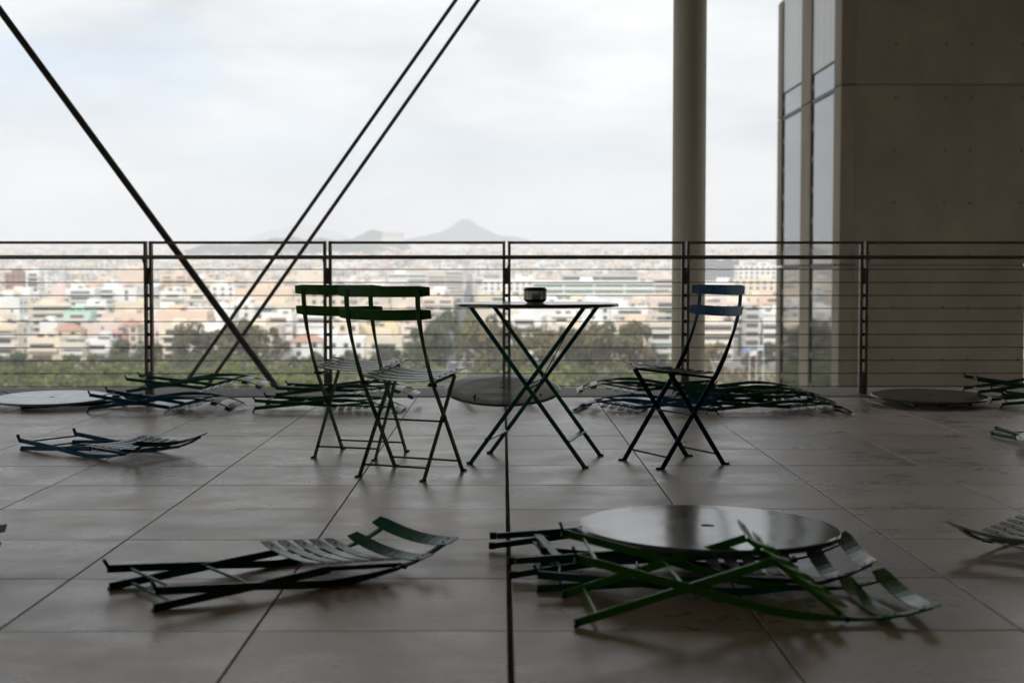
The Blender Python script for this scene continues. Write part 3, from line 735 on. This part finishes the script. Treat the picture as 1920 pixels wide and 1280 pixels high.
while y < 1500:
    x = -0.39*y + rb.uniform(0, 20)
    while x < 0.215*y:
        w = rb.choice((rb.uniform(9, 15), rb.uniform(11, 21))); dep = rb.uniform(11, 15); X, Y = x + w/2, y + rb.uniform(-6, 6)
        ok = abs(X - av(Y)) > w/2 + 5.5 and not (Y < 500 and X > 20)
        for hY, hX, hw, hd, hh, *_ in heroes:
            if abs(X - hX) < (w + hw)/2 + 2 and Y < hY + hd + 4 and Y + dep > hY - 3: ok = False; break
            # keep sight lines to the buildings one can pick out
            if Y < hY and abs(X/Y - hX/hY) < (w/Y + hw/hY)/2 * 0.9:
                pass
        if ok:
            nf = rb.choice((3, 4, 4, 5, 5, 5, 6, 6, 7)); h = nf*3.05 + 0.6
            base = gz(X, Y)
            for hY, hX, hw, hd, hh, hb, *_ in heroes:     # stay below the tops of landmarks behind
                if Y < hY and abs(X/Y - hX/hY) < (w/Y + hw/hY)/2 * 0.95:
                    lim = CAMH + (hb + hh*0.62 - CAMH) * Y / hY - base
                    if h > lim: h = max(3.4, lim)
            PL.append((Y, X, w, dep, h, base, rb.choice((0, 0, 0.22, -0.28, 0.4, -0.12)) + rb.uniform(-.06, .06), rb.choice(cols), rb.choice(('balcony',)*6 + ('grid',)*2 + ('plain',)*2 + ('bands',)), None))
        x += w + rb.choice((0.5, 0.5, 3, 9))
    y += rb.uniform(26, 34) * (1 + (y - 470)/2600)
PL.sort(key=lambda q: q[0])
vis = []
for q in PL:
    Y, X, w, dep, h, base = q[:6]
    x0, yb = pix((X - w/2, Y, base)); x1, yt = pix((X + w/2, Y, base + h))
    vis.append(paint(x0, x1, yt, min(yb, 735)))
order = sorted([i for i in range(len(PL)) if PL[i][9] is None and vis[i] >= 3], key=lambda i: -vis[i])
pick = set(order[:296 - len(heroes)])
ORD = ['first','second','third','fourth','fifth','sixth','seventh','eighth','ninth','tenth','eleventh','twelfth','thirteenth','fourteenth','fifteenth','sixteenth','seventeenth','eighteenth','nineteenth','twentieth']
def ordw(n):
    if n < 20: return ORD[n]
    t = ['twenty','thirty','forty','fifty','sixty','seventy','eighty','ninety'][(n + 1)//10 - 2]
    return t[:-1] + 'ieth' if (n + 1) % 10 == 0 else t + '-' + ORD[(n + 1) % 10 - 1]
posts = [280, 616, 950, 1284, 5000]
bays = {}
for i in sorted(pick, key=lambda i: pix((PL[i][1], PL[i][0], PL[i][5] + PL[i][4]))[0]):
    Y, X, w, dep, h, base = PL[i][:6]; px, py = pix((X, Y, base + h))
    bay = next(k for k, p in enumerate(posts) if px < p); wire = int((py - 480.6) // 24.35)
    bays.setdefault((bay, wire), []).append(i)
labels = {}
for (bay, wire), li in bays.items():
    for k, i in enumerate(li):
        Y, X, w, dep, h, base, rot, c, st, _ = PL[i]
        kind = {'balcony': 'flats', 'grid': 'block', 'plain': 'house', 'bands': 'office'}[st]
        wtxt = 'over the handrail' if wire < 0 else 'with roof above %s wire' % ordw(wire)
        labels[i] = '%s %s-storey %s in %s bay %s, %s from left' % (c, storeys_word(max(1, round(h/3.1))), kind, ordw(bay), wtxt, ordw(k))
FARM = MB()
FC = ['cream', 'white', 'white', 'beige', 'sand', 'peach', 'grey', 'pale pink']
def far_box(X, Y, w, dep, h, base, rot, ci, detail, r_):
    M = Matrix.Translation((X, Y, base)) @ Matrix.Rotation(rot, 4, 'Z')
    P = lambda x, y, z: M @ Vector((x, y, z))
    FARM.add([P(-w/2,0,-6), P(w/2,0,-6), P(w/2,dep,-6), P(-w/2,dep,-6), P(-w/2,0,h), P(w/2,0,h), P(w/2,dep,h), P(-w/2,dep,h)], [(0,1,5,4),(1,2,6,5),(3,0,4,7)], ci)
    FARM.add([P(-w/2,0,h), P(w/2,0,h), P(w/2,dep,h), P(-w/2,dep,h)], [(0,1,2,3)], 9)
    if r_.random() < 0.6:
        bx = r_.uniform(-w*.3, w*.3); FARM.box((bx-2, dep*.3, h), (bx+2, dep*.7, h+2.8), ci, M)
    if detail:
        nf = max(1, int(h/3.1)); nb = max(1, int(w/(5 if detail > 1 else 8)))
        for f in range(nf):
            for k in range(nb):
                if r_.random() < 0.75:
                    x = -w/2 + (k+.5)*w/nb; ww = w/nb*r_.uniform(.25, .42)
                    FARM.add([P(x-ww,-.12,f*3.1+.7), P(x+ww,-.12,f*3.1+.7), P(x+ww,-.12,f*3.1+2.5), P(x-ww,-.12,f*3.1+2.5)], [(0,1,2,3)], 8)
GRP = 'apartment blocks of the city below'
for i, q in enumerate(PL):
    Y, X, w, dep, h, base, rot, c, st, lab = q
    if lab or i in pick:
        name = {'villa': 'house', 'bands': 'office_building', 'plain': 'blank_walled_building', 'grid': 'block_of_flats'}.get(st, 'apartment_building')
        o = make_building(X, Y, w, dep, h, base, rot, c, st, 1 if (lab and Y < 760) else 2, random.Random(i*13 + 5), name)
        tag(o, lab or labels[i], 'building', GRP)
    elif vis[i] > 0:
        far_box(X, Y, w, dep, h, base, rot, FC.index(c) if c in FC else 0, 2, rb)
y = 1500.0
while y < 5400:
    f = 1 + (y - 1500)/2200
    x = -0.40*y
    while x < 0.215*y:
        w = rb.uniform(12, 27) * (1 + (f-1)*.25); Y = y + rb.uniform(-10, 10)*f
        if abs(x + w/2 - av(Y)) > w/2 + (4.5 if Y < 2400 else 0) and rb.random() < 0.93 and not (3000 < Y < 3560 and -790 < x < -150) and not (4000 < Y < 4450 and -560 < x < -160):
            far_box(x + w/2, Y, w, rb.uniform(11, 16)*f, rb.choice((9, 12, 15, 15, 18, 18, 21, 24)) + rb.uniform(0, 2), gz(x + w/2, Y), rb.uniform(-.5, .5), rb.randrange(8), 2 if y < 2300 else 1 if y < 3600 else 0, rb)
        x += w + rb.choice((1, 3, 8, 14)) * f
    y += rb.uniform(26, 36)*f
y = 470.0                                      # the city goes on to both sides of the view
rb2 = random.Random(77)
while y < 5000:
    f = 1 + (y - 470)/1500
    for x0_, x1_ in ((-0.62, -0.40), (0.215, 0.62)):
        x = x0_*y
        while x < x1_*y - 12:
            w = rb2.uniform(12, 24)*f**.5
            if x + w < x1_*y: far_box(x + w/2, y + rb2.uniform(-6, 6)*f, w, rb2.uniform(11, 15)*f**.5, rb2.choice((12, 15, 15, 18, 18, 21)), gz(x, y), rb2.uniform(-.3, .3), rb2.randrange(8), 2 if y < 1500 else 1 if y < 2600 else 0, rb2)
            x += w + rb2.choice((1, 3, 9))*f
    y += rb2.uniform(28, 36)*f
fo = FARM.build('distant_city', [MW[c] for c in FC] + [M_win, M_roof])
tag(fo, 'hazy mass of pale city blocks reaching to the far hills', 'city', kind='stuff')

# ------------------------------------------------------------------ trees and shrubs of the park
def leaf_mat(name, col):
    m = mat(name, col, 0.75, var=0.35, nscale=2.0, objvar=0.28); return m
M_euc = leaf_mat('eucalyptus_leaf', (0.125, 0.108, 0.045)); M_oli = leaf_mat('olive_leaf', (0.13, 0.15, 0.024)); M_dgr = leaf_mat('dark_leaf', (0.065, 0.078, 0.028))
M_dry = leaf_mat('dry_leaf', (0.19, 0.135, 0.075)); M_sage = leaf_mat('sage_leaf', (0.15, 0.155, 0.085)); M_bark = mat('bark', (0.13, 0.10, 0.075), 0.9, var=0.2)
def crown_mesh(name, seed, n, lobes, leaf, m, spire=False):
    r_ = random.Random(seed); vs = []; fs = []; L_ = []
    for k in range(lobes):
        a = r_.uniform(0, 6.28); t = r_.random()
        if spire: z = t; q = 0.36*(1 - t)**0.6 * r_.random(); rr = 0.22*(1 - t*0.6) + .06
        else: z = r_.uniform(0.14, 0.90); q = 0.86*math.sin(math.pi*min(1, max(0, z*0.86 + 0.10)))*math.sqrt(r_.random()); rr = r_.uniform(0.12, 0.32)
        L_.append((q*math.cos(a), q*math.sin(a), z, rr))
    for k in range(n):
        cx, cy, cz, rr = r_.choice(L_)
        d = Vector((r_.gauss(0,1), r_.gauss(0,1), r_.gauss(0,1))).normalized() * rr * r_.uniform(0.55, 1.0)**0.5
        p = Vector((cx + d.x, cy + d.y, cz + d.z*0.62))
        nn = (d.normalized() + Vector((r_.gauss(0,.6), r_.gauss(0,.6), r_.gauss(0,.6) + .3))).normalized()
        u = nn.orthogonal().normalized(); u.rotate(Matrix.Rotation(r_.uniform(0, 6.28), 3, nn)); w = nn.cross(u)
        s = leaf * r_.uniform(0.6, 1.5); o = len(vs)
        vs += [p - u*s - w*s*.55, p + u*s*.9 - w*s*.5, p + u*s + w*s*.55, p - u*s*.8 + w*s*.6]
        fs.append((o, o+1, o+2, o+3))
    me = bpy.data.meshes.new(name); me.from_pydata([tuple(v) for v in vs], [], fs); me.materials.append(m); return me
CR = {'euc': [crown_mesh('crown', 100+k, 2200, 22, 0.042, M_euc) for k in range(4)], 'oli': [crown_mesh('crown', 200+k, 1300, 14, 0.052, M_oli) for k in range(4)],
      'dgr': [crown_mesh('crown', 300+k, 1900, 19, 0.044, M_dgr) for k in range(3)], 'dry': [crown_mesh('crown', 400+k, 500, 12, 0.055, M_dry) for k in range(3)],
      'sage': [crown_mesh('crown', 450+k, 700, 11, 0.060, M_sage) for k in range(3)], 'cyp': [crown_mesh('crown', 500+k, 900, 22, 0.05, M_dgr, True) for k in range(2)]}
def trunk_mesh(seed, lean=0.1):
    r_ = random.Random(seed); m = MB(); m.tube((0,0,-0.03), (lean*.3, 0, 0.30), 0.035, 8, 0.026)
    for k in range(5):
        a = r_.uniform(0, 6.28); q = r_.uniform(.2, .45); m.tube((lean*.3, 0, 0.28), (q*math.cos(a), q*math.sin(a), r_.uniform(.45, .8)), 0.018, 6, 0.006)
    return m.mesh('trunk', M_bark)
TRK = [trunk_mesh(k) for k in range(4)]
def tree(name, px, half, ytop, ybase, kind, label, group, k, dy=0):
    Y = (CAMH + 28) * FPX / (ybase - HORIZ)
    b = at(px, ybase, Y); h = at(px, ytop, Y).z - b.z; rr = half / FPX * Y
    t = empty(name, (b.x, Y, -28), k*1.7); tag(t, label, 'shrub' if 'shrub' in name else 'tree', group)
    inst('trunk', TRK[k % 4], t, (0, 0, 0), None, (rr, rr, h))
    inst('crown', CR[kind][k % len(CR[kind])], t, (0, 0, h*0.04), None, (rr, rr, h*0.92))
TREES = [
 (398, 34, 612, 691, 'euc', 'grey-green eucalyptus between its two taller neighbours left of the rods'),
 (1095, 30, 616, 699, 'euc', 'brown-green tree just right of the table legs'),
 (285, 26, 640, 692, 'euc', 'grey-green tree straddling the first railing post'),
 (352, 42, 604, 693, 'euc', 'bushy grey-green eucalyptus left of the crossing rods'),
 (448, 40, 590, 690, 'euc', 'bushy grey-green eucalyptus behind the crossing of the rods'),
 (500, 36, 610, 690, 'euc', 'grey-green eucalyptus between the rods and the white house'),
 (245, 46, 628, 693, 'dgr', 'broad dark tree left of the first railing post'),
 (30, 20, 654, 704, 'dgr', 'small rounded dark tree at the far left over the shrubs'),
 (590, 22, 660, 694, 'dgr', 'small dark tree below the left green chair seat'),
 (655, 26, 652, 694, 'dgr', 'small dark tree between the two green chairs'),
 (722, 28, 646, 692, 'dgr', 'rounded dark tree below the pale yellow building'),
 (795, 44, 602, 700, 'dgr', 'large dark tree left of the avenue'),
 (832, 34, 572, 668, 'dgr', 'tall dark tree beyond the avenue under the table rim'),
 (905, 44, 586, 702, 'euc', 'large grey-brown tree behind the left table legs'),
 (945, 36, 600, 704, 'euc', 'grey-brown tree right of the third railing post'),
 (1010, 48, 612, 700, 'euc', 'brown-green tree framed by the crossing table legs'),
 (1062, 34, 606, 697, 'euc', 'brown-green tree behind the right table leg'),
 (1130, 58, 600, 704, 'euc', 'broad brown-green tree between table and blue chair'),
 (1190, 38, 598, 703, 'euc', 'brown-green tree over the blue chair seat'),
 (1345, 32, 640, 712, 'dry', 'thin dry brown tree right of the round column'),
 (1300, 28, 620, 704, 'euc', 'grey-brown tree half hidden by the round column'),
 (1388, 10, 596, 668, 'cyp', 'dark cypress left of the small grey cube building'),
 (1428, 8, 598, 664, 'cyp', 'dark cypress right of the small grey cube building'),
 (1440, 26, 640, 690, 'dgr', 'dark round tree beside the concrete tower glazing'),
 (1400, 30, 655, 715, 'dry', 'dry brown tree among the flagpoles'),
]
for k, (px, hf, yt, yb, kd, lab) in enumerate(TREES):
    tree('cypress' if kd == 'cyp' else 'tree', px, hf*(1 if kd == 'cyp' else 1.28), yt, yb, kd, lab, 'park trees below the terrace', k)
for k in range(26):                                  # street trees along the avenue
    s = -1 if k % 2 else 1; y_ = 450 + (k // 2) * 62 + s*9; x_ = av(y_) + s*6.2
    pxx, ybb = pix((x_, y_, gz(x_, y_))); h_ = 8.5 + (k*7 % 5)*0.8
    t = empty('tree', (x_, y_, gz(x_, y_)), k*1.3); tag(t, 'street tree lining the %s side of the avenue, %s from the near end' % ('left' if s < 0 else 'right', ordw(k//2)), 'tree', 'street trees along the avenue')
    inst('trunk', TRK[k % 4], t, (0, 0, 0), None, (4.2, 4.2, h_)); inst('crown', CR['dgr' if k % 3 else 'euc'][k % 3], t, (0, 0, h_*0.06), None, (4.4, 4.4, h_*0.92))
rs = random.Random(5); SH = []
x = -30
while x < 600:
    SH.append((x, rs.uniform(24, 36), rs.uniform(676, 690), rs.uniform(716, 726), 'oli')); x += rs.uniform(17, 26)
x = -20
while x < 600:
    SH.append((x, rs.uniform(26, 40), rs.uniform(696, 706), rs.uniform(738, 752), 'oli')); x += rs.uniform(26, 38)
x = 600
while x < 960:
    SH.append((x, rs.uniform(20, 34), rs.uniform(684, 698), rs.uniform(712, 722), rs.choice(('oli', 'sage', 'sage')))); x += rs.uniform(22, 38)
x = 960
while x < 1290:
    SH.append((x, rs.uniform(24, 40), rs.uniform(676, 692), rs.uniform(716, 732), rs.choice(('oli', 'sage', 'oli')))); x += rs.uniform(20, 30)
x = 1320
while x < 1470:
    SH.append((x, rs.uniform(14, 24), rs.uniform(694, 706), rs.uniform(716, 728), rs.choice(('dry', 'dry', 'sage')))); x += rs.uniform(13, 20)
x = -30
while x < 1290:
    if not 815 < x < 860: SH.append((x, rs.uniform(18, 30), rs.uniform(660, 678), rs.uniform(698, 706), 'dgr' if rs.random() < .4 else 'oli' if x < 620 else 'sage'))
    x += rs.uniform(20, 34)
SH.sort()
cn_ = {}
for k, (px, hf, yt, yb, kd) in enumerate(SH):
    nm = {'oli': 'rounded olive green', 'sage': 'pale sage green', 'dry': 'dry brown', 'dgr': 'dark green'}[kd]
    row = 'front' if yb > 736 else 'middle' if yb > 708 else 'rear'
    c = cn_.get((kd, row), 0); cn_[(kd, row)] = c + 1
    tree('shrub', px, hf, yt, yb, kd, '%s shrub just over the terrace edge, %s row, %s from left' % (nm, row, ordw(c)), 'park shrubs below the terrace', k)

# ------------------------------------------------------------------ cars on the avenue, flagpoles
CARC = {'white': (0.7, 0.7, 0.7), 'red': (0.5, 0.03, 0.03), 'silver': (0.42, 0.43, 0.45), 'black': (0.03, 0.03, 0.035), 'blue': (0.05, 0.10, 0.3)}
def car(c, x, y, back, label):
    t = empty('car', (x, y, -27.84), 0.02 + (math.pi if back else 0)); tag(t, label, 'car', 'cars on the avenue')
    prof = [(-2.1, .35), (-2.1, .85), (-1.2, 1.0), (1.9, 1.0), (2.1, .8), (2.1, .35)]
    cab = [(-1.0, 1.0), (-.45, 1.45), (1.0, 1.45), (1.6, 1.0)]
    for nm, pr, hw, hw2, mm in (('body', prof, .86, .86, mat('car_' + c, CARC[c], 0.25)), ('cabin', cab, .80, .66, M_win)):
        n = len(pr); vs = [(s*(hw if z <= 1.0 else hw2), yy, z) for s in (-1, 1) for yy, z in pr]
        MB().add(vs, [tuple(range(n))[::-1], tuple(range(n, 2*n))] + [(k, (k+1) % n, n + (k+1) % n, n + k) for k in range(n)]).build(nm, mm, t)
    MB().box((-.64, -.42, 1.452), (.64, .95, 1.48)).build('roof', mat('car_' + c, CARC[c], 0.25), t)
    for s in (-1, 1):
        for yy in (-1.3, 1.3): MB().tube((s*.66, yy, .32), (s*.88, yy, .32), .32, 14).build('wheel', M_black, t)
        MB().box((s*.62 - .18, -2.13, .62), (s*.62 + .18, -2.1005, .78)).build('headlight', mat('lamp_glass', (.8, .8, .78), .2), t)
for k, (c, off, y, lab) in enumerate([('white', -1.7, 432, 'white car nearest on the avenue between the trees'), ('red', -1.7, 446, 'red car on the avenue between the trees'), ('silver', 1.7, 455, 'silver car in the right lane of the avenue'),
    ('white', -1.7, 466, 'white car behind the red one on the avenue'), ('black', 1.7, 478, 'black car in the right lane of the avenue'), ('blue', -1.7, 492, 'blue car farther up the avenue'), ('white', 1.7, 505, 'white car farthest up the right lane of the avenue')]):
    car(c, av(y) + off, y, off > 0, lab)
M_pole = mat('pole_white', (0.75, 0.75, 0.74), 0.5)
for k, (px, yt, c, w_) in enumerate([(1405, 648, (0.25, 0.33, 0.62), 'left'), (1418, 655, (0.7, 0.72, 0.78), 'middle'), (1431, 645, (0.6, 0.66, 0.75), 'right')]):
    b = at(px, 724, 362); tp_ = at(px, yt, 362)
    t = empty('flagpole', (b.x, 362, -28)); tag(t, '%s of three white flagpoles in front of the dry trees' % w_, 'flagpole', 'flagpoles beyond the railing')
    hh = tp_.z + 28
    MB().tube((0,0,0), (0,0,hh), 0.13, 10, 0.07).build('pole', M_pole, t)
    fm = MB(); n = 8
    for i in range(n + 1): fm.add([], []); 
    vs = [(0.08 - 1.7*i/n, 0.10*math.sin(i*1.3), hh - 0.2 - zz - 0.35*(i/n)**1.5) for i in range(n+1) for zz in (0, 1.25)]
    fm.add(vs, [(2*i, 2*i+1, 2*i+3, 2*i+2) for i in range(n)]).build('flag', mat('flag_%d' % k, c, 0.8), t)

# ------------------------------------------------------------------ haze
hz = MB().box((-9200, -60, -60), (9200, 11800, 330)).build('haze', None)
hz.data.materials.clear()
hm = bpy.data.materials.new('haze_air'); hm.use_nodes = True; hm.node_tree.nodes.clear()
ho = hm.node_tree.nodes.new('ShaderNodeOutputMaterial'); pv = hm.node_tree.nodes.new('ShaderNodeVolumePrincipled')
pv.inputs['Color'].default_value = (0.97, 0.97, 0.98, 1); pv.inputs['Density'].default_value = 2.75e-4; pv.inputs['Anisotropy'].default_value = 0.2
hm.node_tree.links.new(pv.outputs[0], ho.inputs['Volume']); hz.data.materials.append(hm)
tag(hz, 'pale haze hanging over the whole city', 'haze', kind='stuff')
